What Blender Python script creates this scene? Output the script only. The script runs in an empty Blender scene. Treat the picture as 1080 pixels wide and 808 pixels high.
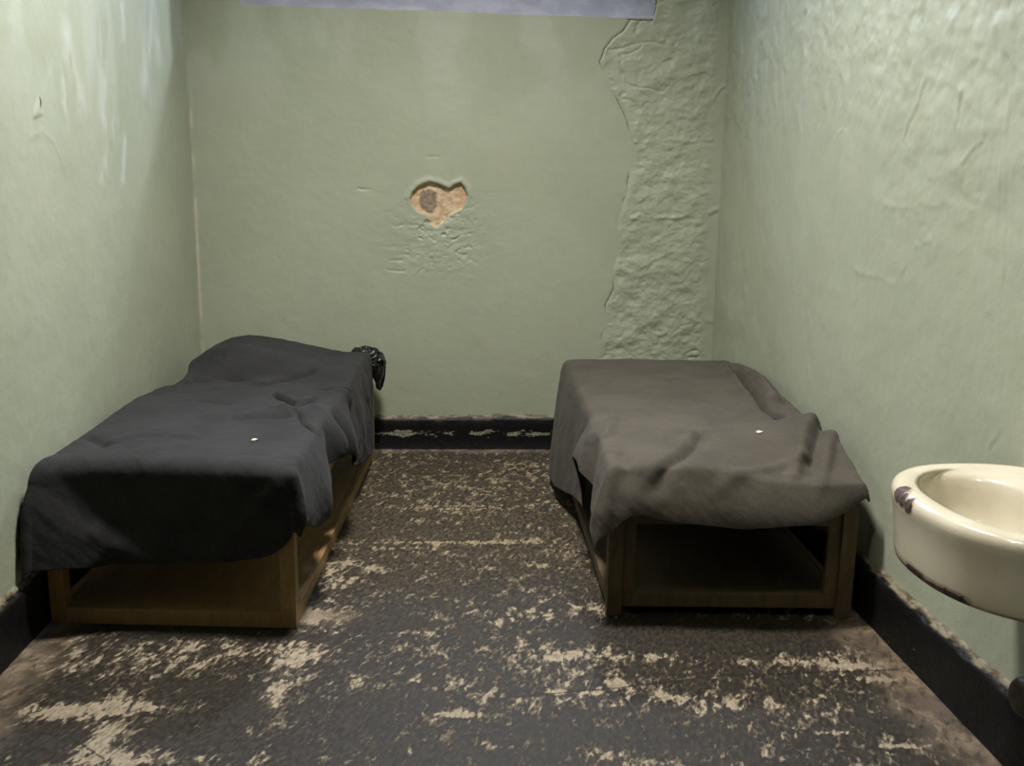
# A worn prison cell with two wooden cots under wool blankets and a wall basin.
import bpy, bmesh, math, random
import numpy as np
from mathutils import Vector, Matrix

rng = np.random.default_rng(7)
random.seed(7)
C = bpy.context.scene.collection
PI = math.pi

# ------------------------------------------------------------------ camera model (1080 x 808 frame)
F, CX, CY, H = 1050.0, 469.0, 404.0, 1.45
TH = math.atan(211.0 / F)
ct, st = math.cos(TH), math.sin(TH)


def ray(px, py):
    a, b = (px - CX) / F, (CY - py) / F
    return (a, ct + b * st, -st + b * ct)


def on_depth(px, py, Y):
    d = ray(px, py); t = Y / d[1]
    return np.array((d[0] * t, Y, H + d[2] * t))


def on_height(px, py, Z):
    d = ray(px, py); t = (Z - H) / d[2]
    return np.array((d[0] * t, d[1] * t, Z))


def on_side(px, py, X):
    d = ray(px, py); t = X / d[0]
    return np.array((X, d[1] * t, H + d[2] * t))


# ------------------------------------------------------------------ numeric noise
def hash2(ix, iy, seed):
    h = (ix.astype(np.int64) * 374761393 + iy.astype(np.int64) * 668265263 + seed * 974634777) & 0x7fffffff
    h = ((h ^ (h >> 13)) * 1274126177) & 0x7fffffff
    return ((h ^ (h >> 16)) & 0xffff) / 65535.0


def vnoise(x, y, seed=0):
    ix, iy = np.floor(x), np.floor(y)
    fx, fy = x - ix, y - iy
    fx = fx * fx * fx * (fx * (fx * 6 - 15) + 10); fy = fy * fy * fy * (fy * (fy * 6 - 15) + 10)
    a = hash2(ix, iy, seed); b = hash2(ix + 1, iy, seed)
    c = hash2(ix, iy + 1, seed); d = hash2(ix + 1, iy + 1, seed)
    return (a + (b - a) * fx) * (1 - fy) + (c + (d - c) * fx) * fy


def fbm(x, y, octv=4, seed=0, gain=0.5):
    s, amp, tot = 0, 1.0, 0
    for k in range(octv):
        s = s + amp * vnoise(x + 17.3 * k, y - 9.1 * k, seed + k * 31)
        tot += amp; amp *= gain; x = x * 2.03; y = y * 2.03
    return s / tot          # 0..1


def smooth(a, lo, hi):
    t = np.clip((a - lo) / (hi - lo), 0, 1)
    return t * t * (3 - 2 * t)


def poly_dist(x, y, pts):
    d = np.full(x.shape, 1e9)
    for (ax, ay), (bx, by) in zip(pts[:-1], pts[1:]):
        dx, dy = bx - ax, by - ay
        L = dx * dx + dy * dy + 1e-12
        t = np.clip(((x - ax) * dx + (y - ay) * dy) / L, 0, 1)
        d = np.minimum(d, np.hypot(x - ax - t * dx, y - ay - t * dy))
    return d


def poly_sdf(x, y, pts):
    P = list(pts) + [pts[0]]
    d = poly_dist(x, y, P)
    ins = np.zeros(x.shape, bool)
    for (ax, ay), (bx, by) in zip(P[:-1], P[1:]):
        cond = ((ay > y) != (by > y))
        xi = (bx - ax) * (y - ay) / ((by - ay) if by != ay else 1e-9) + ax
        ins ^= cond & (x < xi)
    return np.where(ins, -d, d)


# ------------------------------------------------------------------ mesh helpers
def link(name, me, mat=None, parent=None):
    o = bpy.data.objects.new(name, me); C.objects.link(o)
    if mat is not None: me.materials.append(mat)
    if parent is not None: o.parent = parent
    return o


def shade(me, on=True):
    me.polygons.foreach_set('use_smooth', [on] * len(me.polygons)); me.update()


def grid_mesh(name, P, keep=None, attrs=None, flip=False, wrap=False):
    n, m, _ = P.shape
    idx = np.arange(n * m).reshape(n, m)
    if wrap: idx = np.concatenate([idx, idx[:, :1]], 1)
    q = np.stack([idx[:-1, :-1], idx[:-1, 1:], idx[1:, 1:], idx[1:, :-1]], -1)
    if flip: q = q[..., ::-1]
    q = q.reshape(-1, 4) if keep is None else q[keep]
    me = bpy.data.meshes.new(name)
    me.vertices.add(n * m); me.vertices.foreach_set('co', P.reshape(-1).astype(np.float32))
    k = len(q)
    me.loops.add(k * 4); me.loops.foreach_set('vertex_index', q.reshape(-1).astype(np.int32))
    me.polygons.add(k)
    me.polygons.foreach_set('loop_start', np.arange(k, dtype=np.int32) * 4)
    me.polygons.foreach_set('use_smooth', np.ones(k, bool))
    for an, av in (attrs or {}).items():
        at = me.attributes.new(an, 'FLOAT', 'POINT')
        at.data.foreach_set('value', av.reshape(-1).astype(np.float32))
    me.update(calc_edges=True); me.validate()
    return me


def box_bm(bm, lo, hi, bevel=0.0, segs=2):
    lo, hi = Vector(lo), Vector(hi)
    r = bmesh.ops.create_cube(bm, size=1.0)
    for v in r['verts']:
        v.co = Vector([(lo[i] + hi[i]) / 2 + v.co[i] * (hi[i] - lo[i]) for i in range(3)])
    if bevel:
        es = list({e for v in r['verts'] for e in v.link_edges})
        bmesh.ops.bevel(bm, geom=es, offset=bevel, segments=segs, affect='EDGES', profile=0.6)


def box(name, lo, hi, mat, parent=None, bevel=0.002):
    bm = bmesh.new(); box_bm(bm, lo, hi, bevel)
    me = bpy.data.meshes.new(name); bm.to_mesh(me); bm.free()
    return link(name, me, mat, parent)


def structure(o):
    o['kind'] = 'structure'; return o


def tag(o, label, cat, group=None):
    o['label'] = label; o['category'] = cat
    if group: o['group'] = group
    return o


def empty(name, loc, rz=0):
    o = bpy.data.objects.new(name, None); C.objects.link(o)
    o.location = loc; o.rotation_euler = (0, 0, rz); o.empty_display_size = 0.2
    return o


# ------------------------------------------------------------------ material helpers
def srgb(r, g, b):
    f = lambda c: (c / 12.92 if c <= 0.04045 else ((c + 0.055) / 1.055) ** 2.4)
    return (f(r / 255), f(g / 255), f(b / 255), 1)


class Mat:
    def __init__(s, name, rough=0.5, spec=0.5):
        s.m = bpy.data.materials.new(name); s.m.use_nodes = True
        s.n = s.m.node_tree.nodes; s.l = s.m.node_tree.links
        s.b = s.n['Principled BSDF']
        s.b.inputs['Roughness'].default_value = rough
        s.b.inputs['Specular IOR Level'].default_value = spec
        s.tc = s.n.new('ShaderNodeTexCoord').outputs['Object']

    def set(s, sock, v):
        if isinstance(v, bpy.types.NodeSocket): s.l.new(v, sock)
        else: sock.default_value = v

    def noise(s, scale, detail=4, rough=0.55, vec=None, dist=0.0, stretch=None):
        vec = vec or s.tc
        if stretch:
            mp = s.n.new('ShaderNodeMapping'); s.l.new(vec, mp.inputs[0]); mp.inputs['Scale'].default_value = stretch
            vec = mp.outputs[0]
        t = s.n.new('ShaderNodeTexNoise'); s.l.new(vec, t.inputs['Vector'])
        t.inputs['Scale'].default_value = scale; t.inputs['Detail'].default_value = detail
        t.inputs['Roughness'].default_value = rough; t.inputs['Distortion'].default_value = dist
        return t.outputs[0]

    def attr(s, name):
        a = s.n.new('ShaderNodeAttribute'); a.attribute_name = name
        return a.outputs['Fac']

    def math(s, op, a, b=0.0, clamp=False):
        t = s.n.new('ShaderNodeMath'); t.operation = op; t.use_clamp = clamp
        s.set(t.inputs[0], a); s.set(t.inputs[1], b)
        return t.outputs[0]

    def ramp(s, v, lo, hi):     # smooth step lo..hi -> 0..1
        t = s.n.new('ShaderNodeMapRange'); t.interpolation_type = 'SMOOTHSTEP'
        s.set(t.inputs['Value'], v)
        if lo < hi:
            t.inputs['From Min'].default_value = lo; t.inputs['From Max'].default_value = hi
            t.inputs['To Min'].default_value = 0; t.inputs['To Max'].default_value = 1
        else:
            t.inputs['From Min'].default_value = hi; t.inputs['From Max'].default_value = lo
            t.inputs['To Min'].default_value = 1; t.inputs['To Max'].default_value = 0
        return t.outputs[0]

    def mix(s, f, a, b):
        t = s.n.new('ShaderNodeMix'); t.data_type = 'RGBA'
        s.set(t.inputs[0], f); s.set(t.inputs[6], a); s.set(t.inputs[7], b)
        return t.outputs[2]

    def color(s, c): s.set(s.b.inputs['Base Color'], c)

    def rough(s, v): s.set(s.b.inputs['Roughness'], v)

    def bump(s, h, strength=0.3, dist=0.01, prev=None):
        t = s.n.new('ShaderNodeBump'); s.set(t.inputs['Height'], h)
        t.inputs['Strength'].default_value = strength; t.inputs['Distance'].default_value = dist
        if prev is not None: s.l.new(prev, t.inputs['Normal'])
        s.l.new(t.outputs[0], s.b.inputs['Normal'])
        return t.outputs[0]


def paint_material():
    m = Mat('green_wall_paint', 0.42, 0.5)
    big = m.noise(1.6, 5, 0.6); mid = m.noise(7, 5, 0.6); fine = m.noise(60, 3)
    a = m.mix(m.ramp(big, 0.35, 0.65), srgb(160, 166, 145), srgb(167, 172, 151))
    a = m.mix(m.math('MULTIPLY', m.ramp(mid, 0.5, 0.72), 0.4), a, srgb(156, 163, 145))
    a = m.mix(m.math('MULTIPLY', m.ramp(fine, 0.58, 0.75), 0.16), a, srgb(142, 150, 126))
    # paler streaks, stronger towards the top of the walls
    a = m.mix(m.math('MULTIPLY', m.attr('pale'), 0.7, True), a, srgb(186, 192, 180))
    a = m.mix(m.attr('dust'), a, srgb(196, 190, 172))
    # bare plaster where the paint has come away
    bare = m.mix(m.ramp(m.noise(28, 4), 0.42, 0.62), srgb(190, 160, 126), srgb(208, 186, 156))
    bare = m.mix(m.attr('core'), bare, m.mix(m.ramp(m.noise(60, 4), .35, .65), srgb(128, 110, 97), srgb(154, 136, 122)))
    a = m.mix(m.attr('bare'), a, bare)
    cr = m.ramp(m.math('ADD', m.attr('crack'), m.math('MULTIPLY', m.math('SUBTRACT', m.noise(90, 3), 0.5), 0.004)), 0.0036, 0.0016)
    a = m.mix(m.math('MULTIPLY', cr, m.attr('crack_on')), a, srgb(52, 54, 46))
    m.color(a)
    m.rough(m.math('ADD', 0.36, m.math('MULTIPLY', m.math('ADD', mid, m.attr('bare')), 0.3)))
    n1 = m.bump(m.noise(190, 3, 0.6), 0.18, 0.003)
    n2 = m.bump(m.noise(24, 5, 0.6), 0.2, 0.010, n1)
    return m.m


def floor_material():
    m = Mat('worn_black_floor', 0.6, 0.28)
    wear_shade = m.attr('wear_shade'); tone = m.attr('tone'); seam = m.attr('seam')
    # flakes of paint gone, torn edges
    rot = m.n.new('ShaderNodeMapping'); m.l.new(m.tc, rot.inputs[0]); rot.inputs['Rotation'].default_value = (0, 0, math.radians(20))
    n1 = m.noise(30, 6, 0.62, vec=rot.outputs[0], dist=0.5, stretch=(1.0, 0.42, 1))
    n2 = m.noise(82, 4, 0.6, vec=rot.outputs[0], dist=0.4, stretch=(1.0, 0.45, 1))
    n3 = m.noise(9, 4, 0.6)
    s = m.math('ADD', m.math('MULTIPLY', n1, 0.58), m.math('MULTIPLY', n2, 0.42))
    s = m.math('ADD', s, m.math('MULTIPLY', m.math('SUBTRACT', n3, 0.5), 0.25))
    s = m.math('ADD', s, wear_shade)
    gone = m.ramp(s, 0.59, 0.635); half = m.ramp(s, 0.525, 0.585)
    black = m.mix(m.ramp(n2, 0.35, 0.7), srgb(28, 24, 19), srgb(52, 46, 38))
    brown = m.mix(m.ramp(n2, 0.35, 0.65), srgb(36, 32, 25), srgb(76, 67, 53))
    base = m.mix(tone, black, brown)
    cream = m.mix(m.ramp(n2, 0.35, 0.65), srgb(122, 112, 96), srgb(152, 141, 122))
    tan = m.mix(m.ramp(n2, 0.3, 0.7), srgb(112, 100, 78), srgb(150, 137, 110))
    mid = m.mix(m.ramp(n1, 0.4, 0.65), srgb(66, 58, 48), srgb(104, 92, 75))
    a = m.mix(m.math('MULTIPLY', half, 0.85), base, mid)
    a = m.mix(gone, a, m.mix(tone, cream, tan))
    a = m.mix(m.math('MULTIPLY', m.attr('bare'), m.ramp(n1, 0.3, 0.55)), a, m.mix(m.ramp(n3, 0.4, 0.6), srgb(92, 80, 66), srgb(126, 111, 92)))
    sl = m.ramp(m.math('ADD', seam, m.math('MULTIPLY', m.math('SUBTRACT', n2, 0.5), 0.008)), 0.005, 0.002)
    a = m.mix(m.math('MULTIPLY', sl, 0.8), a, srgb(20, 18, 16))
    m.color(a)
    m.rough(m.math('ADD', 0.52, m.math('ADD', m.math('MULTIPLY', gone, 0.3), m.math('MULTIPLY', n2, 0.2))))
    b1 = m.bump(m.math('MULTIPLY', m.math('ADD', gone, half), -1.0), 0.5, 0.002)
    m.bump(n2, 0.35, 0.004, b1)
    return m.m


def black_paint_material():
    m = Mat('chipped_black_paint', 0.5, 0.25)
    n1 = m.noise(30, 5, 0.6, stretch=(.6, .6, 1.6)); n2 = m.noise(70, 4)
    chip = m.ramp(m.math('ADD', n1, m.attr('chip')), 0.70, 0.73)
    a = m.mix(m.ramp(n2, .35, .7), srgb(12, 12, 13), srgb(22, 22, 22))
    a = m.mix(chip, a, m.mix(m.ramp(n2, .4, .6), srgb(104, 106, 92), srgb(150, 146, 128)))
    a = m.mix(m.attr('bead'), a, m.mix(m.ramp(n1, .4, .6), srgb(84, 73, 58), srgb(132, 125, 106)))
    m.color(a)
    m.bump(m.math('ADD', n1, n2), 0.4, 0.006)
    return m.m


def wood_material(name, c1, c2, rough=0.5):
    m = Mat(name, rough, 0.4)
    info = m.n.new('ShaderNodeObjectInfo')
    add = m.n.new('ShaderNodeVectorMath'); add.operation = 'ADD'
    m.l.new(m.tc, add.inputs[0])
    mul = m.math('MULTIPLY', info.outputs['Random'], 30.0)
    m.set(add.inputs[1], mul)
    g = m.noise(14, 5, 0.6, vec=add.outputs[0], dist=0.8, stretch=(2.2, 0.3, 0.6))
    f = m.noise(90, 3, 0.6, vec=add.outputs[0], stretch=(1.6, 0.15, 0.4))
    a = m.mix(m.ramp(g, .3, .7), c1, c2)
    a = m.mix(m.math('MULTIPLY', m.ramp(f, .55, .7), 0.35), a, srgb(70, 46, 22))
    m.color(a); m.bump(f, 0.15, 0.003)
    return m.m


def wool_material(name, c1, c2, c3):
    m = Mat(name, 0.95, 0.15)
    n1 = m.noise(6, 4, .6); n2 = m.noise(260, 3, .7); n3 = m.noise(45, 4, .6)
    a = m.mix(m.ramp(n1, .35, .65), c1, c2)
    a = m.mix(m.math('MULTIPLY', m.ramp(n2, .45, .75), 0.6), a, c3)
    a = m.mix(m.math('MULTIPLY', m.ramp(n3, .55, .75), 0.25), a, c3)
    m.color(a)
    m.b.inputs['Sheen Weight'].default_value = 0.03
    m.b.inputs['Sheen Roughness'].default_value = 0.5
    n = m.bump(n2, 0.35, 0.002); m.bump(n3, 0.25, 0.006, n)
    return m.m


M_PAINT = paint_material()
M_FLOOR = floor_material()
M_BASE = black_paint_material()
M_WOOD = wood_material('varnished_pine', srgb(134, 106, 66), srgb(152, 124, 82))
M_WOOD_DARK = wood_material('weathered_pine', srgb(76, 63, 43), srgb(94, 79, 56), 0.6)
M_PANEL = wood_material('dark_plywood', srgb(74, 62, 46), srgb(88, 75, 56), 0.7)  # darker board for the bottom of the right cot
M_CHARCOAL = wool_material('charcoal_wool', srgb(37, 37, 38), srgb(45, 45, 46), srgb(64, 64, 66))
M_GREY = wool_material('brown_grey_wool', srgb(68, 64, 57), srgb(77, 72, 65), srgb(96, 90, 82))
m = Mat('ticking', 0.9, 0.2); m.color(m.mix(m.ramp(m.noise(40), .4, .6), srgb(60, 58, 54), srgb(76, 72, 66))); M_TICK = m.m
m = Mat('black_plastic', 0.16, 0.6); m.color(srgb(16, 16, 18)); m.bump(m.noise(30, 5, .6), 0.4, 0.01); M_PLASTIC = m.m
m = Mat('white_lint', 0.8, 0.2); m.color(m.mix(m.noise(300), srgb(214, 204, 196), srgb(236, 230, 222))); M_LINT = m.m
m = Mat('plaster', 0.9, 0.2); m.color(m.mix(m.ramp(m.noise(8, 5), .4, .6), srgb(150, 148, 150), srgb(164, 161, 162))); m.bump(m.noise(60, 4), .3, .006); M_PLASTER = m.m
m = Mat('iron', 0.5, 0.5); m.color(m.mix(m.ramp(m.noise(30, 5), .4, .6), srgb(62, 55, 47), srgb(84, 75, 64))); m.b.inputs['Metallic'].default_value = .4; M_IRON = m.m

# ------------------------------------------------------------------ the room
YB = 5.385                                     # back wall
YF = -0.9                                      # front wall, behind the viewer
ZC = 3.9


def x_left(y): return -1.335 - 0.014 * (YB - y)
def x_right(y): return 1.464 - 0.0038 * (YB - y)


def coords(*segs):
    out = []
    for a, b, st_ in segs:
        n = max(1, int(round((b - a) / st_)))
        out.append(np.linspace(a, b, n, endpoint=False))
    out.append(np.array([segs[-1][1]]))
    return np.concatenate(out)


bk = lambda pts: [tuple(on_depth(px, py, YB)[[0, 2]]) for px, py in pts]


# ---- back wall
def build_back_wall():
    xs = coords((x_left(YB) - 0.02, -1.0452, .0045), (-1.0452, -1.0448, 1), (-1.0448, 1.0768, .0045), (1.0768, 1.0772, 1), (1.0772, x_right(YB) + .02, .0045))
    zs = coords((0.0, 2.46, .0045), (2.46, ZC, .2))
    X, Z = np.meshgrid(xs, zs)                 # rows z
    sill = 2.346 - 0.0325 * (X + 1.045) + 0.006 * (fbm(X * 14, X * 0 + 3, 3, 5) - .5)
    wx = .022 * (fbm(X * 12, Z * 12, 3, 81) - .5); wz = .022 * (fbm(X * 12, Z * 12, 3, 83) - .5)
    am = .25 + .9 * smooth(fbm(X * 16, Z * 16, 3, 85), .3, .65)
    inside = (X > -1.045) & (X < 1.077)
    clamp = inside & (Z > sill)
    Zc = np.where(clamp, sill, Z)
    hgt = 0.004 * (fbm(X * 3.1, Zc * 3.1, 4, 1) - .5) + 0.0015 * (fbm(X * 16, Zc * 16, 3, 2) - .5)
    # patched strip on the right, between the crack and the corner
    crack = bk([(664, 22), (657, 33), (646, 40), (637, 52), (632, 66), (638, 78), (640, 90), (650, 104), (660, 125), (667, 148), (668, 165), (663, 185), (660, 205), (654, 222), (650, 242), (652, 262), (646, 285), (647, 305), (638, 322), (640, 338), (634, 355), (635, 370), (630, 384), (628, 405)])
    cx = np.interp(Zc, [p[1] for p in crack[::-1]], [p[0] for p in crack[::-1]])
    patch = smooth(X - cx, 0.0, 0.03) * smooth(x_right(YB) - X, 0.02, 0.10)
    lumps = fbm(X * 9, Zc * 11, 4, 11, .55)
    rid = np.abs(fbm(X * 7 + 3 * Zc, Zc * 9 - 2 * X, 3, 17) - .5)
    hgt += patch * (0.0022 + 0.020 * (lumps - .5) + .008 * (fbm(X * 26, Zc * 30, 3, 18) - .5) - 0.006 * np.exp(-(rid / .03) ** 2) * smooth(fbm(X * 3, Zc * 3, 2, 19), .45, .6))
    for pts, a, w in [([(664, 232), (700, 231), (745, 226), (757, 222)], .010, .012), ([(668, 150), (700, 149), (750, 148)], .006, .010),
                      ([(655, 288), (680, 281), (712, 262)], .008, .014), ([(728, 78), (742, 74), (754, 78)], .006, .008),
                      ([(748, 112), (757, 98), (764, 90)], .007, .007), ([(700, 363), (720, 352), (748, 340)], .012, .02),
                      ([(665, 360), (690, 356), (700, 352)], .010, .015), ([(680, 253), (694, 243)], .008, .01), ([(690, 200), (680, 208)], .007, .01)]:
        q = poly_dist(X + wx, Zc + wz, bk(pts))
        hgt += am * (.4 * a * np.exp(-(q / w / 1.2) ** 2) - .25 * a * np.exp(-((poly_dist(X + wx, Zc + wz + .014, bk(pts))) / w) ** 2))
    cd = poly_dist(X + .25 * wx, Zc + .25 * wz, crack)
    cd2 = poly_dist(X, Zc, bk([(661, 20), (672, 21), (688, 21), (692, 8), (693, -6)]))
    cd = np.minimum(cd, cd2)
    con = np.clip(.05 + .8 * smooth(fbm(X * 7, Zc * 7, 3, 23), .46, .62), 0, 1)
    con = np.maximum(con, smooth(Zc, 2.0, 2.08) * 1.0)
    hgt -= 0.004 * np.exp(-(cd / .006) ** 2) * con
    hgt += 0.0007 * np.exp(-((cd - .012) / .008) ** 2) * am * (X > cx)
    # the hole in the plaster
    jit = .007 * (fbm(X * 60, Zc * 60, 3, 41) - .5)
    hole = poly_sdf(X, Zc, bk([(433, 209), (436, 202), (442, 196), (452, 192), (462, 194), (468, 197), (474, 199), (480, 195), (486, 193), (491, 199), (493, 207), (490, 215), (487, 221), (478, 225), (473, 229), (466, 236), (459, 240), (453, 236), (454, 232), (449, 226), (440, 223), (434, 216)])) + jit
    bare = smooth(-hole, -.001, .002)
    core = smooth(-poly_sdf(X, Zc, bk([(442, 205), (447, 200), (455, 199), (460, 203), (461, 210), (460, 218), (455, 224), (449, 222), (443, 215)])) + 2.5 * jit, -.006, .006)
    notch = poly_dist(X, Zc, bk([(471, 199), (475, 203), (473, 212), (474, 222)]))
    hgt -= smooth(-hole, -.002, .003) * (.016 + .006 * fbm(X * 40, Zc * 40, 3, 6) - .008 * core) - .006 * bare * np.exp(-(notch / .01) ** 2)
    hgt += .005 * np.exp(-((hole - .012) / .014) ** 2) * smooth(Zc, 1.30, 1.42)
    # chips and swellings round the hole
    spread = np.exp(-(((X - (-.02)) / .22) ** 2 + ((Zc - 1.17) / .17) ** 2))
    hgt += spread * (.012 * (fbm(X * 22, Zc * 30, 4, 52) - .5) - .006 * smooth(fbm(X * 30, Zc * 44, 3, 57), .66, .74))
    for pts, a in [([(379, 199), (393, 199)], .006), ([(391, 203), (402, 203)], .004), ([(408, 285), (428, 286)], .006), ([(412, 275), (424, 274)], .005), ([(442, 241), (452, 234)], .008), ([(452, 250), (458, 254)], .008), ([(487, 247), (489, 242)], .006), ([(508, 204), (520, 203)], .003), ([(450, 165), (462, 165)], .003), ([(435, 294), (446, 284)], .005)]:
        hgt -= a * am * .55 * np.exp(-(poly_dist(X + .6 * wx, Zc + .6 * wz, bk(pts)) / .006) ** 2)
    # whitish chipped line down the left corner
    cor = np.exp(-((X - x_left(YB) - .008) / .008) ** 2) * smooth(fbm(X * 30, Zc * 9, 3, 61), .38, .55) * smooth(2.2 - Zc, 0, .5)
    dust = np.clip(cor * .9, 0, 1) + .5 * np.exp(-(poly_dist(X, Zc, bk([(683, 300), (688, 312)])) / .016) ** 2) * smooth(fbm(X * 50, Zc * 50, 3, 63), .4, .6)
    pale = .5 * smooth(fbm(X * 4, Zc * 2.2, 4, 71), .5, .75) * smooth(Zc, 1.6, 2.2)
    P = np.stack([X, YB - hgt, Zc], -1)
    drop = clamp
    keep = ~((drop[:-1, :-1] & True) | (drop[:-1, 1:] & True))
    me = grid_mesh('wall_back', P, keep, dict(bare=bare, core=core, crack=cd, crack_on=con, dust=dust, pale=pale))
    return structure(link('wall_back', me, M_PAINT))


wall_back = build_back_wall()


def side_wall(name, xf, flip, feats):
    ys = coords((YF, 1.6, .25), (1.6, 2.3, .03), (2.3, YB + .02, .007))
    zs = coords((0.0, 2.5, .007), (2.5, ZC, .2))
    Y, Z = np.meshgrid(ys, zs)
    h, at = feats(Y, Z)
    X = xf(Y) + h * (-1 if flip else 1)
    me = grid_mesh(name, np.stack([X, Y, Z], -1), None, at, flip=not flip)
    return structure(link(name, me, M_PAINT))


def left_feats(Y, Z):
    lw = lambda pts: [tuple(on_side(px, py, -1.35)[[1, 2]]) for px, py in pts]
    h = .005 * (fbm(Y * 2.5, Z * 2.5, 4, 101) - .5) + .0018 * (fbm(Y * 15, Z * 15, 3, 103) - .5)
    # lifted flake and its dark tear
    flake = poly_sdf(Y, Z, lw([(40, 116), (44, 102), (46, 104), (46, 118), (49, 120), (40, 125), (39, 122)]))
    h += .004 * smooth(-flake, -.002, .004) + .0012 * np.exp(-(poly_dist(Y, Z, lw([(36, 145), (48, 138), (60, 150), (68, 170)])) / .012) ** 2)
    streak = np.zeros_like(Y)
    for pts, w in [([(72, 35), (78, 80), (88, 110)], .05), ([(70, 90), (72, 130)], .03), ([(112, 70), (108, 120), (118, 150)], .04), ([(122, 130), (110, 190)], .035), ([(132, 150), (130, 190)], .03), ([(150, 90), (160, 10), (165, 60)], .05), ([(128, 0), (130, 40)], .03)]:
        streak = np.maximum(streak, np.exp(-(poly_dist(Y, Z, lw(pts)) / w) ** 2))
    n = fbm(Y * 18, Z * 5, 4, 107)
    pale = np.clip(streak * smooth(n, .34, .6) + .5 * smooth(fbm(Y * 6, Z * 2, 4, 109), .52, .72) * smooth(Z, 1.4, 2.0), 0, 1)
    h += .003 * pale + .006 * streak * (fbm(Y * 22, Z * 16, 4, 111) - .5) * .7
    top = smooth(Z, 1.7, 2.1) * smooth(3.6 - Y, 0, .5)
    h += top * .010 * (fbm(Y * 14, Z * 14, 4, 113) - .5)
    dust = np.exp(-((Y - YB + .008) / .008) ** 2) * smooth(fbm(Y * 30, Z * 8, 3, 121), .45, .6) * .8
    tear = np.maximum(poly_dist(Y, Z, lw([(44.5, 103), (45, 112)])) - .004, 0)
    z0 = np.zeros_like(Y)
    return h, dict(bare=z0, core=z0, crack=tear, crack_on=z0 + 1, dust=dust, pale=pale)


def right_feats(Y, Z):
    rw = lambda pts: [tuple(on_side(px, py, 1.46)[[1, 2]]) for px, py in pts]
    h = .006 * (fbm(Y * 2.5, Z * 2.5, 4, 201) - .5) + .0018 * (fbm(Y * 15, Z * 15, 3, 203) - .5)
    wy = .024 * (fbm(Y * 12, Z * 12, 3, 281) - .5); wz = .024 * (fbm(Y * 12, Z * 12, 3, 283) - .5)
    am = .2 + .9 * smooth(fbm(Y * 16, Z * 16, 3, 285), .3, .65)
    # cracked, re-plastered area high on the wall
    area = np.exp(-(((Y - 2.95) / .45) ** 4 + ((Z - 1.62) / .38) ** 4))
    n = fbm(Y * 8, Z * 8, 4, 205)
    h += area * .016 * (n - .5)
    far = smooth(Y, 4.3, 5.0)
    h += far * .010 * (fbm(Y * 7, Z * 6, 4, 207) - .5)
    for pts, a, w in [([(975, 92), (968, 112), (960, 130), (955, 143)], .008, .008), ([(1018, 90), (1013, 112), (1010, 128)], .008, .008), ([(1040, 145), (1025, 160), (1018, 170)], .006, .008),
                      ([(935, 217), (965, 218), (1000, 215), (1022, 216)], .007, .012), ([(890, 135), (885, 142)], .006, .008), ([(905, 285), (925, 292), (945, 299), (955, 282)], .007, .012),
                      ([(1070, 40), (1062, 150), (1052, 260)], .004, .006), ([(1066, 90), (1060, 300)], .004, .006), ([(928, 100), (920, 112)], .005, .008),
                      ([(968, 258), (985, 256)], .006, .010), ([(1046, 325), (1055, 328)], .006, .01), ([(1046, 470), (1055, 458)], .004, .006), ([(853, 330), (856, 350)], .005, .01), ([(852, 380), (858, 410)], .005, .012)]:
        d = poly_dist(Y + wy, Z + wz, rw(pts)); h += .5 * a * am * np.exp(-(d / w) ** 2)
        d2 = poly_dist(Y + wy + .012, Z + wz, rw(pts)); h -= .35 * a * am * np.exp(-(d2 / w) ** 2)
    streak = smooth(fbm(Y * 10, Z * 1.6, 4, 211), .47, .68)
    up = smooth(Z, 1.35, 2.0)
    pale = np.clip(streak * (.12 + .4 * up) * .4, 0, 1)
    h += .0008 * streak + up * .010 * (fbm(Y * 20, Z * 20, 4, 213) - .5)
    z0 = np.zeros_like(Y)
    cr = poly_dist(Y, Z, rw([(975, 92), (968, 112), (962, 128)]))
    return h, dict(bare=z0, core=z0, crack=cr, crack_on=z0, dust=z0, pale=pale)


wall_left = side_wall('wall_left', x_left, False, left_feats)
wall_right = side_wall('wall_right', x_right, True, right_feats)
structure(box('wall_front', (-1.6, YF - .15, 0), (1.6, YF, ZC), M_IRON, None, 0))
structure(box('ceiling', (-1.6, YF - .15, ZC), (1.6, YB + 1.0, ZC + .15), M_PLASTER, None, 0))


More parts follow.
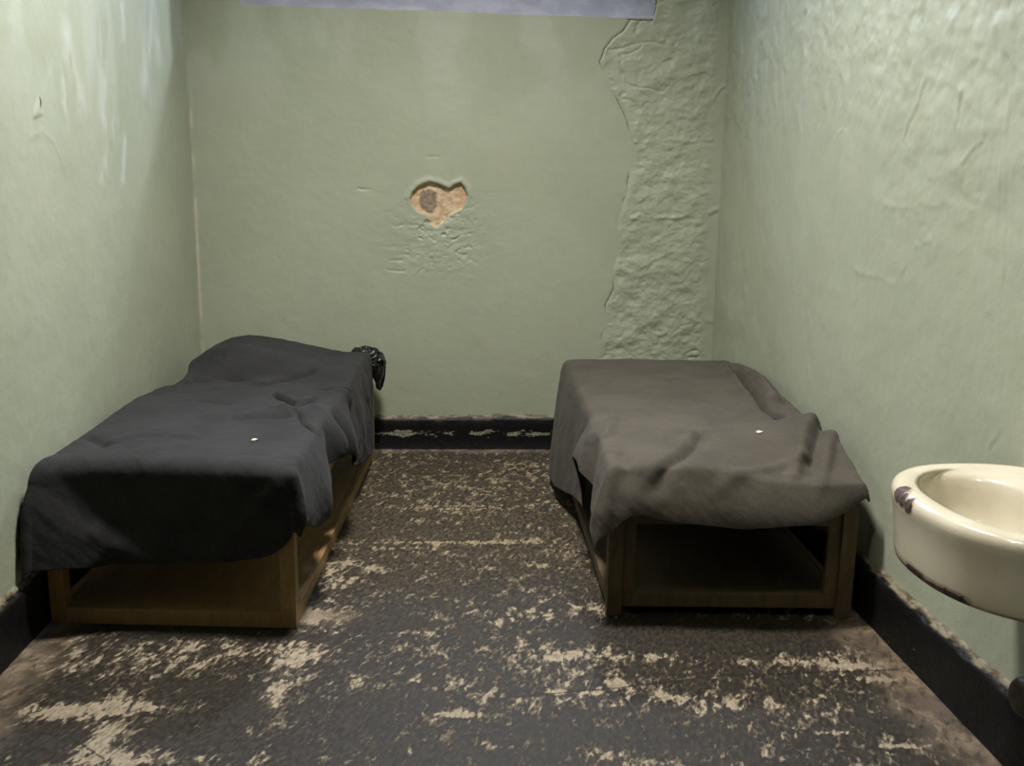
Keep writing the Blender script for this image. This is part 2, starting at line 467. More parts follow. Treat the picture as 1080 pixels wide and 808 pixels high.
# ---- floor
def build_floor():
    xs = coords((-1.62, -1.4, .05), (-1.4, 1.5, .006), (1.5, 1.62, .05))
    ys = coords((YF, 2.0, .15), (2.0, YB + .03, .006))
    X, Y = np.meshgrid(xs, ys)
    fl = lambda px, py: on_height(px, py, 0)[:2]
    wear_shade = (.004 + .012 * smooth(Y, 2.9, 3.5)) * np.ones_like(X)
    wear_shade += .16 * (fbm(X * 2.4, Y * 2.4, 4, 301) - .5)
    # worn patches, plus painted shade at the right cot: centre px, radii m, amount
    for px, py, rx, ry, a in [(190, 697, .34, .12, .10), (120, 745, .26, .05, .17), (60, 752, .10, .04, .15), (235, 680, .2, .06, .06), (110, 778, .05, .08, .22), (130, 800, .12, .04, .18),
                              (330, 648, .12, .09, .22), (352, 610, .10, .12, .12), (372, 592, .06, .06, .14), (312, 690, .07, .12, .15), (292, 735, .05, .09, .16), (275, 775, .05, .08, .10),
                              (470, 572, .38, .022, .16), (415, 578, .12, .02, .14), (555, 570, .12, .03, .1), (395, 600, .04, .06, .14), (482, 753, .06, .012, .28), (590, 692, .16, .03, .12),
                              (640, 640, .08, .05, .14), (560, 650, .15, .06, .05), (688, 692, .07, .025, .16), (800, 697, .3, .02, .10), (905, 702, .08, .02, .22), (928, 716, .06, .02, .18),
                              (655, 722, .03, .03, .2), (600, 730, .12, .014, .10), (705, 735, .04, .03, .14), (880, 772, .05, .01, .18), (945, 786, .05, .01, .2), (540, 785, .15, .03, .06),
                              (640, 795, .08, .04, .1), (450, 630, .15, .05, .05), (480, 535, .5, .05, .06), (460, 500, .3, .10, .03), (750, 740, .2, .05, .04), (420, 690, .15, .05, .05),
                              (240, 745, .16, .16, -.11), (200, 775, .15, .08, -.08), (400, 655, .06, .12, -.07), (385, 760, .10, .12, -.09), (740, 668, .42, .075, -.28), (860, 672, .2, .06, -.25), (300, 672, .2, .025, -.15),  # strongest negatives: right cot's floor shadow painted in as fewer flakes
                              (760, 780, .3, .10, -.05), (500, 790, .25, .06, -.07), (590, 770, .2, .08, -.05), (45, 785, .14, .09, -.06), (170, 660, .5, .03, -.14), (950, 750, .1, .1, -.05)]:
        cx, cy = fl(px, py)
        wear_shade += a * np.exp(-(((X - cx) / rx) ** 2 + ((Y - cy) / ry) ** 2))
    tone = np.clip(smooth(Y + .25 * (fbm(X * 3, Y * 3, 3, 311) - .5), 3.0, 3.9) * .85 + .1, 0, 1)
    edge = np.minimum(X - x_left(Y) - .03, x_right(Y) - .03 - X)
    wob = .10 * (fbm(X * 5, Y * 5, 3, 313) - .5)
    bare = np.clip(smooth(edge + wob, .16, .03) if False else 1 - smooth(edge + wob, .02, .20), 0, 1)
    bare = np.maximum(bare, 1 - smooth(YB - Y - .04 + wob * .5, 0, .10))
    cx, cy = fl(345, 650)
    bare = np.maximum(bare, .9 * np.exp(-(((X - cx) / .10) ** 2 + ((Y - cy) / .05) ** 2)))
    bare *= (Y > 1.9)
    seam = np.minimum.reduce([poly_dist(X, Y, [tuple(fl(*p)) for p in pl]) for pl in
                              ([(545, 734), (652, 725), (760, 712), (945, 706)], [(652, 725), (690, 790)], [(400, 533), (480, 535), (600, 534)], [(395, 500), (590, 497)], [(40, 772), (75, 778), (110, 800)])])
    hgt = .003 * (fbm(X * 2, Y * 2, 3, 317) - .5)
    me = grid_mesh('floor', np.stack([X, Y, hgt - .002], -1), None, dict(wear_shade=wear_shade, tone=tone, bare=bare, seam=seam))
    return structure(link('floor', me, M_FLOOR))


build_floor()


# ---- baseboards: black painted, worn along the top and, at the back, in a band half way up
def baseboard(name, a, b, inward, band, seed):
    a, b = Vector(a), Vector(b); n = Vector(inward).normalized()
    L = (b - a).length; d = (b - a) / L
    prof = [(.0, .192, 1), (.005, .187, 1), (.010, .180, 1), (.014, .174, .8), (.022, .169, .05), (.026, .160, 0), (.026, .125, 0), (.026, .10, 0), (.026, .088, 0), (.026, .076, 0), (.027, .05, 0), (.030, .02, 0), (.036, .0, 0)]
    ns = int(L / .008)
    s = np.linspace(0, L, ns)
    P = np.zeros((len(prof), ns, 3)); bead = np.zeros((len(prof), ns)); chip = np.zeros((len(prof), ns))
    for i, (o, z, bd) in enumerate(prof):
        nn = fbm(s * 14, np.full(ns, i * .7), 4, seed)
        oo = o + (.004 if bd else .0012) * (nn - .5) * 2
        if i == 0: oo = o - .012 + 0 * nn
        zz = z + (.020 * (fbm(s * 9, s * 0, 4, seed + 5) - .5) if 0 < bd else 0)
        P[i] = np.array(a)[None] + s[:, None] * np.array(d)[None] + oo[:, None] * np.array(n)[None]
        P[i, :, 2] = zz
        bead[i] = bd if bd in (0, 1) else np.clip(bd * 1.6 * smooth(nn, .35, .6), 0, 1)
        chip[i] = -.03
        if band and abs(z - .088) < .02: chip[i] = .27 - abs(z - .088) * 9
    me = grid_mesh(name, P, None, dict(bead=bead, chip=chip))
    o = link(name, me, M_BASE)
    bm = bmesh.new(); bm.from_mesh(me); bmesh.ops.recalc_face_normals(bm, faces=bm.faces)
    c = bm.faces[0] if False else None
    bm.to_mesh(me); bm.free(); shade(me)
    return structure(o)


baseboard('baseboard_back', (x_left(YB) + .0, YB, 0), (x_right(YB), YB, 0), (0, -1, 0), True, 401)
baseboard('baseboard_left', (x_left(1.2), 1.2, 0), (x_left(YB), YB, 0), (1, 0, 0), False, 411)
baseboard('baseboard_right', (x_right(1.2), 1.2, 0), (x_right(YB), YB, 0), (-1, 0, 0), False, 421)


# ---- window recess high in the back wall: sloping sill, splayed jambs, frame with bars
def window():
    fr = bmesh.new()
    YW = 6.0
    for lo, hi in [((-1.0, YW, 2.90), (1.03, YW + .06, 2.97)), ((-1.0, YW, 3.78), (1.03, YW + .06, 3.86)), ((-1.0, YW, 2.9), (-.93, YW + .06, 3.86)), ((.96, YW, 2.9), (1.03, YW + .06, 3.86)), ((.0, YW + .005, 2.9), (.04, YW + .055, 3.86))]:
        box_bm(fr, lo, hi, .004)
    me = bpy.data.meshes.new('window_1'); fr.to_mesh(me); fr.free()
    w = structure(link('window_1', me, M_IRON))
    xs = np.linspace(-1.075, 1.107, 120); t = np.linspace(-0.0, 1, 40)
    X, T = np.meshgrid(xs, t)
    zs = 2.346 - .0325 * (X + 1.045) + .006 * (fbm(X * 14, X * 0 + 3, 3, 5) - .5)
    Yv = YB + T * (YW - YB + .08)
    Zv = zs + T * .62 + .012 * (fbm(X * 5, T * 4, 4, 501) - .5) * np.clip(T * 4, 0, 1)
    structure(link('window_sill', grid_mesh('window_sill', np.stack([X, Yv, Zv], -1), None), M_PLASTER, w))
    for x0, x1 in ((-1.2, -1.046), (1.078, 1.23)):
        structure(box('window_jamb', (x0, YB + .012, 2.2), (x1, YW + .1, ZC), M_PLASTER, w, 0))
    structure(box('window_apron', (-1.2, YW + .07, 2.2), (1.23, YW + .15, 2.92), M_PLASTER, w, 0))
    for k in range(7):
        bm = bmesh.new()
        bmesh.ops.create_cone(bm, cap_ends=True, segments=16, radius1=.011, radius2=.011, depth=.92, matrix=Matrix.Translation((-.8 + k * .27, YW - .03, 3.38)))
        me = bpy.data.meshes.new('window_bar'); bm.to_mesh(me); bm.free(); shade(me)
        structure(link('window_bar', me, M_IRON, w))


window()


# ------------------------------------------------------------------ cots
class Bed:
    def __init__(s, loc, rz, W, L):
        s.loc = np.array((loc[0], loc[1], 0.0)); s.rz = rz; s.W, s.L = W, L
        c, d = math.cos(rz), math.sin(rz)
        s.R = np.array(((c, -d, 0), (d, c, 0), (0, 0, 1)))

    def world(s, p): return np.asarray(p) @ s.R.T + s.loc
    def local(s, p): return (np.asarray(p) - s.loc) @ s.R
    def uv(s, px, py, z): return tuple(s.local(on_height(px, py, z))[:2])


def build_bed(B, name, label, wood, zr, post, outer, mtop):
    root = empty(name, (B.loc[0], B.loc[1], 0), B.rz)
    tag(root, label, 'bed')
    W, L = B.W, B.L; top = .40; r = post; rt = .022
    rails = lambda n, lo, hi: box(n, lo, hi, wood, root, .0025)
    for u in (0, W - r):
        for v in (0, L - r):
            box('leg', (u, v, 0), (u + r, v + r, top), wood, root, .003)
    dv = .012 if outer else .0
    for v in (dv, L - rt - dv):
        rails('end_rail', (r, v, zr[0]), (W - r, v + rt, zr[1]))
        rails('top_rail', (r, v, top - .075), (W - r, v + rt, top - .002))
    for u in (0.002, W - rt - .002):
        rails('side_rail', (u, r, zr[0]), (u + rt, L - r, zr[1]))
        rails('top_rail', (u, r, top - .075), (u + rt, L - r, top - .002))
    if outer:
        for u in (r, W - r - .042):
            rails('stile', (u, dv, zr[1]), (u + .042, dv + rt, top - .075))
    box('bottom_panel', (.024, .024, zr[1] - .022), (W - .024, L - .024, zr[1] - .006), wood if not outer else M_PANEL, root, .001)
    box('deck_panel', (.002, .002, top), (W - .002, L - .002, top + .016), wood, root, .002)
    mt = box('mattress', (.02, .03, top + .0165), (W - .02, L - .02, mtop), M_TICK, root, .02)
    return root


bedL = Bed((-1.322, 3.122), -math.radians(3.0), .832, 2.14)
bedR = Bed((0.553, 3.178), -math.radians(1.5), .825, 1.77)
rootL = build_bed(bedL, 'bed', 'low wooden cot under the charcoal blanket along the left wall', M_WOOD, (0.0, .056), .052, False, .505)
rootR = build_bed(bedR, 'bed', 'low wooden cot under the brown grey blanket along the right wall near the basin', M_WOOD_DARK, (.03, .078), .050, True, .44)


# ------------------------------------------------------------------ blankets
def blur(A, sig, axis):
    r = int(3 * sig + 1); k = np.exp(-.5 * (np.arange(-r, r + 1) / sig) ** 2); k /= k.sum()
    pad = [(0, 0)] * A.ndim; pad[axis] = (r, r)
    # reflect oddly about the hem so that the edges stay where they are
    B = np.pad(A, pad, mode='reflect', reflect_type='odd')
    out = 0
    for i, w in enumerate(k):
        sl = [slice(None)] * A.ndim; sl[axis] = slice(i, i + A.shape[axis])
        out = out + w * B[tuple(sl)]
    return out


def drape(B, top, v_end, lh, lo, rh, ro, fh, fo, back=None, nT=170, nV=300, nS=64, nF=64, cornerL=1.0, cornerR=1.0, edgeL=0.0, edgeR=0.0):
    """Blanket surface in bed space: rows run head-wards, columns left hem - top - right hem.
    lh/rh(v): hem heights left/right, lo/ro(v,k): outward offset (k 0 edge .. 1 hem); fh(u)/fo(u,k) at the front."""
    W = B.W
    v = np.linspace(0, v_end, nV)
    f = np.linspace(1, 0, nF, endpoint=False)              # front rows, hem first
    u = np.linspace(-edgeL, W + edgeR, nT)
    k = np.linspace(1, 0, nS, endpoint=False)              # side columns, hem first
    NV, NU = nF + nV, nS * 2 + nT
    P = np.zeros((NV, NU, 3))
    U, V = np.meshgrid(u, v)
    Zt = top(U, V)
    P[nF:, nS:nS + nT] = np.stack([U, V, Zt], -1)
    for side in (0, 1):
        hem, out, ue = (lh, lo, -edgeL) if side == 0 else (rh, ro, W + edgeR)
        sg = -1 if side == 0 else 1
        ze = top(np.full(nV, ue), v)
        K, VV = np.meshgrid(k, v)
        zz = ze[:, None] + (hem(v) - ze)[:, None] * K
        blk = np.stack([ue + sg * out(VV, K), VV, zz], -1)
        if side == 0: P[nF:, :nS] = blk
        else: P[nF:, nS + nT:] = blk[:, ::-1]
    ze = top(u, np.zeros(nT))
    Uf, Ff = np.meshgrid(u, f)
    P[:nF, nS:nS + nT] = np.stack([Uf, -fo(Uf, Ff), ze[None] + (fh(u) - ze)[None] * Ff], -1)
    for side in (0, 1):
        ue = -edgeL if side == 0 else W + edgeR
        sg = -1 if side == 0 else 1
        hem, out = (lh, lo) if side == 0 else (rh, ro)
        z0 = float(top(np.array([ue]), np.array([0.0]))[0])
        K, FF = np.meshgrid(k, f)
        ds, df = z0 - float(hem(np.array([0.0]))[0]), z0 - float(fh(np.array([ue]))[0])
        a, b = K * ds, FF * df
        r = (a ** 4 + b ** 4 + 1e-12) ** .25 * (cornerL if side == 0 else cornerR) ** (np.minimum(K, FF))
        ph = np.arctan2(b, a + 1e-9)
        o1 = out(np.zeros_like(K), np.maximum(K, FF)); o2 = fo(np.full_like(K, ue), np.maximum(K, FF))
        rad = o1 * np.cos(ph) ** 2 + o2 * np.sin(ph) ** 2 + .02 * np.sin(2 * ph) * np.minimum(1, r / .15)
        blk = np.stack([ue + sg * rad * np.cos(ph), -rad * np.sin(ph), z0 - r], -1)
        if side == 0: P[:nF, :nS] = blk
        else: P[:nF, nS + nT:] = blk[:, ::-1]
    return P, (nS, nT, nF)


def normals(P):
    du = np.gradient(P, axis=1); dv = np.gradient(P, axis=0)
    n = np.cross(du, dv); n /= np.linalg.norm(n, axis=-1, keepdims=True) + 1e-12
    return n


def blanket_object(name, B, P, mat, label, thick=.006):
    Pw = B.world(P) - B.world((0, 0, 0))
    me = grid_mesh(name, Pw)
    o = link(name, me, mat); o.location = tuple(B.loc)
    md = o.modifiers.new('thickness', 'SOLIDIFY'); md.thickness = thick; md.offset = 1.0
    sb = o.modifiers.new('subd', 'SUBSURF'); sb.levels = 0; sb.render_levels = 1
    tag(o, label, 'blanket')
    return o


def key(x, y):
    x, y = np.array(x, float), np.array(y, float)
    return lambda t: np.interp(t, x, y)


def folds(P, N, UV, items):
    """Raise or press creases along lines given in bed space (u, v)."""
    for pts, amp, w in items:
        amp *= 1.5
        d = poly_dist(UV[..., 0], UV[..., 1], pts)
        P = P + N * (amp * np.exp(-(d / w) ** 2))[..., None]
    return P


def left_blanket():
    B = bedL; W = B.W
    def top(u, v):
        z = .562 + 0 * u
        z = z + .012 * np.sin(u / W * PI)                                     # belly of the mattress
        z = z + .018 * np.exp(-((v - .75) / .3) ** 2)
        # pillow under the blanket at the head, higher towards the wall
        pil = smooth(v + .10 * (u / W) , 1.42, 1.66) * (1 - .65 * smooth(v, 1.98, 2.16))
        z = z + pil * (.100 - .070 * smooth(u / W, .25, .9)) * smooth(u, -.05, .13)
        z = z + .010 * (fbm(u * 5, v * 4, 3, 601) - .5) + .012 * (fbm(u * 3 + 2 * v, v * 2.2, 3, 605) - .5) * smooth(v, .35, .8)
        return z
    lh = key([0, .3, 2.2], [.24, .30, .42])
    lo = lambda v, k: .004 + .010 * k + 0 * v
    rh = key([0, .12, .22, .34, .45, .55, .66, .8, 1.0, 1.25, 1.5, 1.8, 2.2], [.36, .31, .30, .315, .37, .42, .42, .38, .29, .20, .145, .10, .06])
    def ro(v, k):
        base = np.interp(v, [0, .15, .27, .40, .52, .60, .655, .72, .80, .95, 1.15, 1.4, 1.7, 2.2], [.03, .05, .075, .05, .006, .07, .085, .0, .085, .07, .015, .03, .010, .004])
        return .004 + base * np.sin(np.clip(k, 0, 1) * PI * .62)
    def fh(u): return np.interp(u / W, [0, .12, .4, .75, .90, .98, 1.0], [.232, .234, .230, .236, .255, .30, .34])
    def fo(u, k):
        b = np.interp(u / W, [0, .1, .25, .5, .8, 1], [.03, .03, .025, .02, .025, .04])
        return .010 + b * smooth(k, 0, .07) * (1 - .85 * k) + .006 * k * np.sin(u * 13 + 1)
    P, (nS, nT, nF) = drape(B, top, 2.0, lh, lo, rh, ro, fh, fo, edgeL=-.01, edgeR=.0, cornerR=.92)
    P = blur(blur(P, 2.8, 0), 3.0, 1)
    N = normals(P)
    UV = P[..., :2].copy()
    t = lambda px, py, z=.59: B.uv(px, py, z)
    topmask = smooth(P[..., 2], .46, .55)[..., None]
    Q = folds(P, N, UV, [
        ([t(292, 420), t(304, 424), t(310, 430), t(320, 428), t(330, 424)], -.026, .010), ([t(292, 418), t(304, 421), t(312, 426), t(322, 424), t(331, 421)], .014, .014),
        ([t(300, 430), t(316, 436), t(330, 430)], .010, .03),
        ([t(312, 434), t(320, 444), t(332, 449)], -.014, .012),
        ([t(272, 402, .6), t(300, 396, .6), t(330, 390, .6)], -.022, .022), ([t(338, 406, .6), t(358, 401, .6), t(376, 400, .6)], -.020, .018), ([t(210, 396, .6), t(240, 392, .6), t(262, 396, .6)], -.016, .03),
        ([t(352, 410), t(372, 405)], .012, .02),
        ([t(215, 402), t(250, 398)], -.014, .035), ([t(250, 440), t(300, 438)], -.010, .03), ([t(215, 425), t(240, 427)], -.008, .03),
        ([t(178, 400), t(200, 386), t(206, 380)], -.016, .02), ([t(200, 400), t(204, 385)], .012, .02),
        ([t(120, 460), t(150, 455), t(200, 458)], .006, .03), ([t(95, 456), t(110, 464)], -.012, .025)])
    P = P + (Q - P) * topmask
    # front face: the diagonal pull from the left corner, soft vertical swells elsewhere
    u, z = P[..., 0], P[..., 2]
    front = smooth(-P[..., 1], .003, .014) * (z < .55)
    sd = ((.545 - z) * .42 - (u - .03) * .31) / math.hypot(.42, .31)       # below and left of the diagonal pull
    sp = np.log1p(np.exp(np.clip(sd / .018, -30, 30))) * .018
    P[..., 1] -= front * (.50 * sp - .20 * np.maximum(sd - .10, 0) + .010 * np.exp(-(poly_dist(u, z, [(.20, .34), (.33, .25)]) / .03) ** 2))
    d = poly_dist(u, z, [(.80, .50), (.72, .43), (.66, .35), (.60, .28)])
    P[..., 1] -= front * .010 * np.exp(-(d / .03) ** 2)
    # small lip at the top left corner, against the wall
    d = np.hypot(P[..., 0] - .0, P[..., 1] + .02)
    P[..., 2] += .012 * np.exp(-(d / .06) ** 2) * (z > .5)
    # wool wrinkles
    N = normals(P)
    w = (.007 + .008 * smooth(P[..., 1], .6, 1.0)) * (fbm(P[..., 0] * 9 + P[..., 2] * 6, P[..., 1] * 9 + P[..., 2] * 5, 3, 611) - .5) + .0022 * (fbm(P[..., 0] * 40 + P[..., 2] * 30, P[..., 1] * 40 - P[..., 2] * 20, 2, 613) - .5)
    P = P + N * w[..., None]
    P[..., 2] = np.maximum(P[..., 2], .03)
    Wd = B.world(P)                                        # keep clear of the wall
    Wd[..., 0] = np.maximum(Wd[..., 0], x_left(Wd[..., 1]) + .012)
    P = B.local(Wd)
    o = blanket_object('blanket', B, P, M_CHARCOAL, 'charcoal wool blanket draped over the cot along the left wall')
    return o, P


def right_blanket():
    B = bedR; W = B.W
    def top(u, v):
        z = np.interp(v, [0, .25, .6, 1.2, 1.8], [.535, .552, .565, .57, .57]) + 0 * u
        z = z + .008 * np.sin(u / W * PI)
        # hump under the blanket near the right front corner, dip before it
        z = z + .045 * np.exp(-(((u - .73) / .09) ** 2 + ((v - .42) / .16) ** 2))
        z = z - .045 * smooth(u / W, .35, 1.0) * (1 - smooth(v, .0, .30))
        z = z - .035 * np.exp(-(((u - .55) / .22) ** 2 + ((v - .02) / .12) ** 2))
        z = z + .008 * (fbm(u * 4, v * 4, 3, 701) - .5)
        return z
    lh = key([0, .10, .25, .45, .53, .565, .60, .72, 1.0, 1.5, 1.8], [.33, .355, .375, .415, .425, .30, .175, .165, .11, .03, .03])
    def lo(v, k):
        b = np.interp(v, [0, .12, .3, .45, .53, .575, .64, .8, 1.1, 1.5, 1.8], [.055, .03, .03, .055, .075, .02, .004, .012, .045, .075, .05])
        return .006 + b * (.55 * k + .45 * np.sin(np.clip(k, 0, 1) * PI * .55))
    rh = key([0, .3, 1.8], [.425, .43, .44])
    ro = lambda v, k: .004 + .006 * k + 0 * v
    def fh(u): return np.interp(u / W, [0, .03, .07, .12, .22, .5, .8, .93, 1.0], [.32, .355, .385, .385, .365, .345, .358, .392, .435])
    def fo(u, k):
        b = np.interp(u / W, [0, .05, .2, .5, .8, 1], [.055, .06, .06, .075, .06, .012])
        return .010 + b * np.sin(np.clip(k, 0, 1) * PI * .5)
    P, (nS, nT, nF) = drape(B, top, 1.755, lh, lo, rh, ro, fh, fo, edgeL=-.004, edgeR=.0, cornerL=1.12)
    P = blur(blur(P, 3.0, 0), 3.2, 1)
    # corner curled into a tube at the left front
    N = normals(P); UV = P[..., :2].copy()
    t = lambda px, py, z=.575: B.uv(px, py, z)
    topmask = smooth(P[..., 2], .42, .52)[..., None]
    Q = folds(P, N, UV, [
        ([t(676, 492, .56), t(700, 486, .56), t(720, 478, .56), t(735, 465), t(740, 455)], -.012, .022),
        ([t(690, 480), t(715, 468), t(730, 455)], .008, .03),
        ([t(655, 470), t(662, 485, .56)], -.010, .03),
        ([t(765, 386), t(772, 398), t(785, 413), t(800, 425), t(812, 434)], .014, .014),
        ([t(775, 390), t(790, 412), t(805, 428), t(822, 446)], -.045, .016),
        ([t(782, 384), t(797, 400), t(815, 425)], .030, .03),
        ([t(856, 440, .59), t(846, 462, .57), t(838, 488, .54)], .016, .022), ([t(868, 448, .58), t(856, 478, .55)], -.010, .02), ([t(878, 450, .58), t(868, 492, .54)], .010, .018),
        ([t(740, 502, .53), t(800, 489, .53), t(850, 478, .54)], .007, .02), ([t(640, 455), t(645, 440)], .008, .02),
        ([t(632, 405), t(650, 402), t(700, 400)], -.005, .03)])
    P = P + (Q - P) * topmask
    # side flap pleats on the left, near half
    u, v, z = P[..., 0].copy(), P[..., 1].copy(), P[..., 2].copy()
    left = smooth(-u, -.002, .02)
    for v0, a, w in [(.14, .012, .05), (.28, -.012, .045), (.40, .014, .05), (.80, .010, .08), (1.05, -.012, .09), (1.35, .012, .10)]:
        P[..., 0] -= left * a * np.exp(-((v - v0 - .25 * (z - .5)) / w) ** 2)
    # right side: a shallow scallop hugging the wall
    right = smooth(u, W - .02, W + .01)
    P[..., 2] += right * .012 * np.sin(v * 9)
    N = normals(P)
    w = .008 * (fbm(P[..., 0] * 8 + P[..., 2] * 6, P[..., 1] * 8 + P[..., 2] * 5, 3, 711) - .5) + .002 * (fbm(P[..., 0] * 40 + P[..., 2] * 30, P[..., 1] * 40 - P[..., 2] * 20, 2, 713) - .5)
    P = P + N * w[..., None]
    P[..., 2] = np.maximum(P[..., 2], .012)
    Wd = B.world(P)                                        # keep clear of the wall
    Wd[..., 0] = np.minimum(Wd[..., 0], x_right(Wd[..., 1]) - .022)
    P = B.local(Wd)
    o = blanket_object('blanket', B, P, M_GREY, 'brown grey wool blanket draped over the cot along the right wall')
    return o, P


blL, PL = left_blanket()
blR, PR = right_blanket()


def lint(px, py, z, B, P, bl):
    u, v = B.uv(px, py, z)
    d = np.hypot(P[..., 0] - u, P[..., 1] - v) + (P[..., 2] < .45) * 9
    q = P[np.unravel_index(np.argmin(d), d.shape)]
    p = B.world(q) - B.loc
    bm = bmesh.new()
    bmesh.ops.create_icosphere(bm, subdivisions=2, radius=.008)
    for w in bm.verts:
        n = .6 + .8 * random.random()
        w.co = Vector((w.co.x * n * 1.6, w.co.y * n, w.co.z * n * .55))
        w.co = Matrix.Rotation(.6, 3, 'Z') @ w.co + Vector((p[0], p[1], p[2] + .009))
    me = bpy.data.meshes.new('lint'); bm.to_mesh(me); bm.free(); shade(me)
    o = link('lint', me, M_LINT, bl); o['label'] = 'speck of white lint'
    return o


lint(268, 464, .575, bedL, PL, blL)
lint(801, 456, .57, bedR, PR, blR)


# ---- black plastic bundle at the head of the left cot
def plastic_bundle():
    n, mm = 60, 72
    th = np.linspace(0, PI, n); ph = np.linspace(0, 2 * PI, mm, endpoint=False)
    T, Pp = np.meshgrid(th, ph, indexing='ij')
    d = np.stack([np.sin(T) * np.cos(Pp), np.sin(T) * np.sin(Pp), np.cos(T)], -1)
    cr = fbm(Pp * 2.2, T * 3.2, 4, 801) ; cr = (cr + fbm((2 * PI - Pp) * 2.2, T * 3.2, 4, 801)) / 2
    rid = np.abs(fbm(np.cos(Pp) * 4 + 8, np.sin(Pp) * 4 + T * 4, 4, 803) - .5)
    r = 1 + .35 * (cr - .5) - .35 * np.exp(-(rid / .05) ** 2) * .6
    P = d * r[..., None] * np.array((.105, .10, .085))
    # skirt hanging over the outer side of the cot
    hang = smooth(d[..., 0], .35, .9) * smooth(-d[..., 2], -.3, .5)
    P[..., 2] -= hang * .11
    P[..., 0] -= hang * .012
    loc = bedL.world((bedL.W - .035, bedL.L - .04, .520))
    me = grid_mesh('plastic_bundle', P, None, None, True, wrap=True)
    o = link('plastic_bundle', me, M_PLASTIC); o.location = tuple(loc)
    tag(o, 'crumpled black plastic bundle at the head of the cot along the left wall', 'plastic bag')
    return o


plastic_bundle()


# ------------------------------------------------------------------ basin on the right wall
def enamel_material():
    m = Mat('cream_enamel', 0.16, 0.5)
    n = m.noise(9, 4); f = m.noise(120, 4, .6)
    a = m.mix(m.ramp(n, .35, .65), srgb(200, 192, 170), srgb(208, 201, 181))
    a = m.mix(m.math('MULTIPLY', m.ramp(f, .66, .74), .35), a, srgb(150, 138, 112))
    chip = m.attr('chip')
    a = m.mix(m.ramp(chip, .12, .3), a, srgb(176, 156, 138))
    a = m.mix(m.ramp(m.math('ADD', chip, m.math('MULTIPLY', m.math('SUBTRACT', f, .5), .5)), .42, .5), a, m.mix(m.ramp(f, .4, .6), srgb(44, 34, 32), srgb(92, 74, 70)))
    m.color(a); m.rough(m.math('ADD', .2, m.math('MULTIPLY', chip, .6)))
    m.bump(m.noise(40, 3), .06, .004)
    m.b.inputs['Coat Weight'].default_value = .2
    return m.m


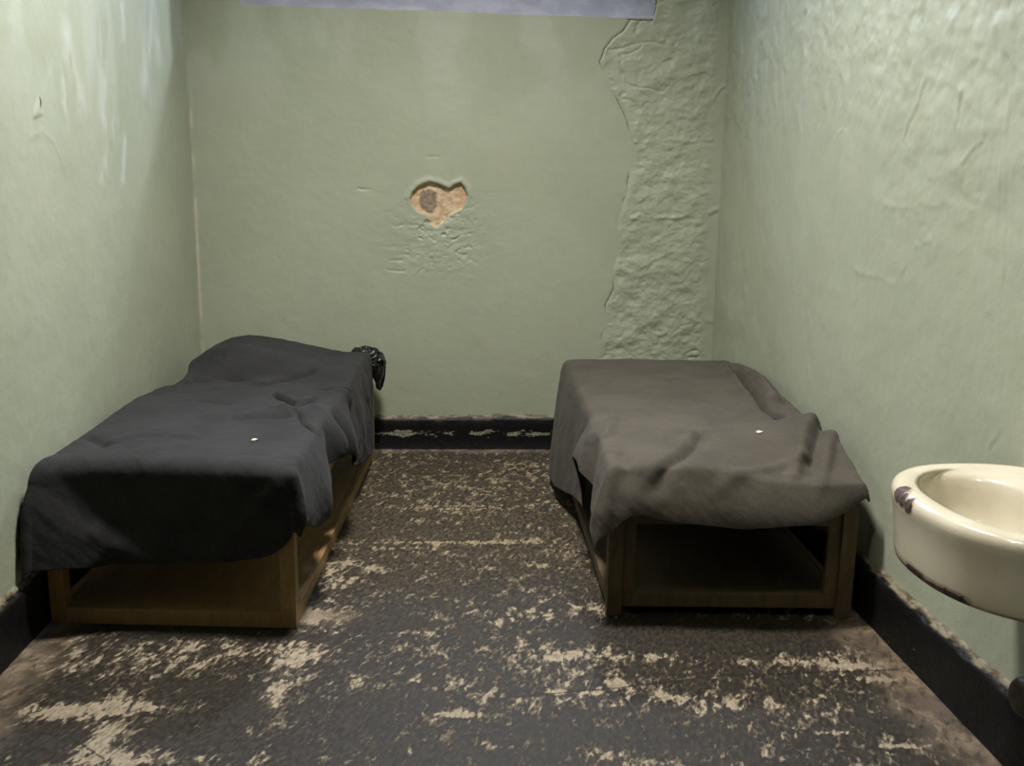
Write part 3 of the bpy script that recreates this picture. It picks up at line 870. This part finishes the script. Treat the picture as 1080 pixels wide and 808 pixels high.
def sink():
    xw, yc, zr = 1.452, 2.13, .757
    N = 240
    a = np.linspace(0, 2 * PI, N, endpoint=False)

    def d_ring(p, hl, rnd, z, sq=2.0):
        """D outline: straight against the wall, half oval towards the room."""
        xs = xw - (p - rnd)
        c, s = np.cos(a), np.sin(a)
        x = np.where(c < 0, xs - rnd * np.abs(c) ** (2 / sq), xs + (xw - xs) * np.clip(np.abs(c) * 1.45, 0, 1) ** .9)
        e = np.where(c < 0, 2 / sq, .55)
        y = yc + hl * np.sign(s) * np.abs(s) ** e
        return np.stack([x, y, np.full(N, z)], -1)

    def oval(cx, cy, rx, ry, z, sq=2.25):
        c, s = np.cos(a), np.sin(a)
        return np.stack([cx + rx * np.sign(c) * np.abs(c) ** (2 / sq), cy + ry * np.sign(s) * np.abs(s) ** (2 / sq), np.full(N, z)], -1)

    R = []
    R.append(oval(1.30, yc, .05, .07, zr - .20))
    R.append(oval(1.27, yc, .13, .19, zr - .192))
    R.append(d_ring(.365, .275, .24, zr - .182, 2.3))
    R.append(d_ring(.388, .295, .25, zr - .177, 2.3))
    for z, p in [(-.168, .417), (-.15, .420), (-.11, .422), (-.07, .427), (-.045, .431), (-.03, .434), (-.018, .434), (-.009, .430), (-.003, .423), (.0, .413), (.001, .402), (-.001, .39), (-.005, .378)]:
        R.append(d_ring(p - .026, p - .122, .262 - (.434 - p) * .8, zr + z, 2.3))
    bx = 1.234
    for k, z in [(1.0, -.012), (.965, -.024), (.93, -.045), (.89, -.075), (.83, -.105), (.73, -.13), (.58, -.148), (.38, -.158), (.15, -.163), (.08, -.164)]:
        R.append(oval(bx + (1 - k) * .02, yc, .144 * k, .240 * k, zr + z))
    P = np.stack(R, 0)
    P[..., 0] = np.minimum(P[..., 0], xw)
    # chips to the iron: one on the far shoulder of the rim, one along the lower edge of the apron
    chip = np.zeros(P.shape[:2])
    c1 = on_side(954, 525, 1.04)
    j = .016 * (fbm(P[..., 1] * 70, P[..., 2] * 70 + P[..., 0] * 40, 3, 901) - .5)
    q = on_height(951, 520, zr - .012); q2 = on_height(960, 534, zr - .022)
    d1 = np.linalg.norm(P - q, axis=-1); d2 = np.linalg.norm(P - q2, axis=-1)
    chip = np.maximum(smooth(.024 + j - d1, -.010, .010), smooth(.019 + j - d2, -.010, .010))
    chip = np.maximum(chip, smooth(.017 + j - np.linalg.norm(P - (q + q2) / 2, axis=-1), -.010, .010))
    low = np.exp(-((P[..., 2] - (zr - .172)) / .0095) ** 2) * (.6 + .4 * smooth(fbm(P[..., 1] * 30, P[..., 0] * 30, 3, 907), .3, .6))
    sel = smooth(P[..., 1], 1.93, 1.98) * smooth(2.19 - P[..., 1], 0, .05) * (P[..., 0] < 1.25)
    chip = np.maximum(chip, low * sel * 1.1)
    me = grid_mesh('basin', P, None, dict(chip=chip), wrap=True)
    bm = bmesh.new(); bm.from_mesh(me)
    bm.verts.ensure_lookup_table()
    for ring in (0, len(R) - 1):
        bm.faces.new([bm.verts[ring * N + i] for i in range(N)])
    bmesh.ops.recalc_face_normals(bm, faces=bm.faces)
    bm.to_mesh(me); bm.free(); shade(me)
    o = link('sink', me, enamel_material())
    tag(o, 'cream enamelled basin with a chipped rim fixed to the right wall', 'sink')
    # drain, strainer and overflow
    bm = bmesh.new()
    bmesh.ops.create_cone(bm, cap_ends=True, segments=32, radius1=.024, radius2=.021, depth=.006, matrix=Matrix.Translation((bx + .018, yc, zr - .160)))
    me = bpy.data.meshes.new('drain'); bm.to_mesh(me); bm.free()
    link('drain', me, M_IRON, o)
    return o


sink()


# ---- low rounded pipe end by the right baseboard, at the picture's edge
def pipe_end():
    prof = [(0, .0), (.028, .0), (.040, .004), (.048, .014), (.05, .03), (.05, .06), (.044, .066), (.044, .12)]
    N = 40; R = []
    for r, x in prof:
        R.append([(-x, r * math.cos(t), r * math.sin(t)) for t in np.linspace(0, 2 * PI, N, endpoint=False)])
    P = np.array(R); P[..., 0] += .12 - .12
    me = grid_mesh('pipe_end', P * np.array((-1, 1, 1)), None, None, wrap=True)
    bm = bmesh.new(); bm.from_mesh(me); bmesh.ops.remove_doubles(bm, verts=bm.verts, dist=1e-5); bmesh.ops.recalc_face_normals(bm, faces=bm.faces); bm.to_mesh(me); bm.free(); shade(me)
    o = link('pipe_end', me, M_IRON)
    o.location = (1.375, 2.20, .235)
    tag(o, 'dull brown rounded pipe end low on the right wall beneath the basin', 'pipe')
    return o


pipe_end()

# ------------------------------------------------------------------ light
w = bpy.data.worlds.new('World'); bpy.context.scene.world = w; w.use_nodes = True
bg = w.node_tree.nodes['Background']; bg.inputs[0].default_value = (.36, .53, 1.0, 1); bg.inputs[1].default_value = 10.0


def area(name, loc, target, size, power, col, spread=180, size_y=None):
    l = bpy.data.lights.new(name, 'AREA'); l.energy = power; l.color = col; l.size = size; l.spread = math.radians(spread)
    if size_y: l.shape = 'RECTANGLE'; l.size_y = size_y
    o = bpy.data.objects.new(name, l); C.objects.link(o); o.location = loc
    o.rotation_euler = (Vector(target) - Vector(loc)).to_track_quat('-Z', 'Y').to_euler()
    return o


area('daylight', (.85, 7.2, 4.3), (0, 3.4, .6), .36, 104, (.86, .93, 1.0))
area('ceiling_lamp', (0.0, 3.25, 3.8), (0, 3.25, 0), .45, 108, (1.0, .96, .90), 130)
area('basin_fill', (-.3, 1.3, 3.8), (1.3, 2.0, .7), .3, 3.0, (1.0, .93, .82), 45)  # added fill aimed at the basin, no fixture behind it

# ------------------------------------------------------------------ camera
cd = bpy.data.cameras.new('camera'); cam = bpy.data.objects.new('camera', cd); C.objects.link(cam)
cam.location = (0, 0, H); cam.rotation_euler = (PI / 2 - TH, 0, 0)
cd.sensor_fit = 'HORIZONTAL'; cd.sensor_width = 36; cd.lens = F / 1080 * 36
cd.shift_x = (540 - CX) / 1080; cd.clip_start = .05
bpy.context.scene.camera = cam
vs = bpy.context.scene.view_settings
vs.view_transform = 'Standard'; vs.look = 'None'; vs.exposure = 0; vs.gamma = 1; vs.use_curve_mapping = False
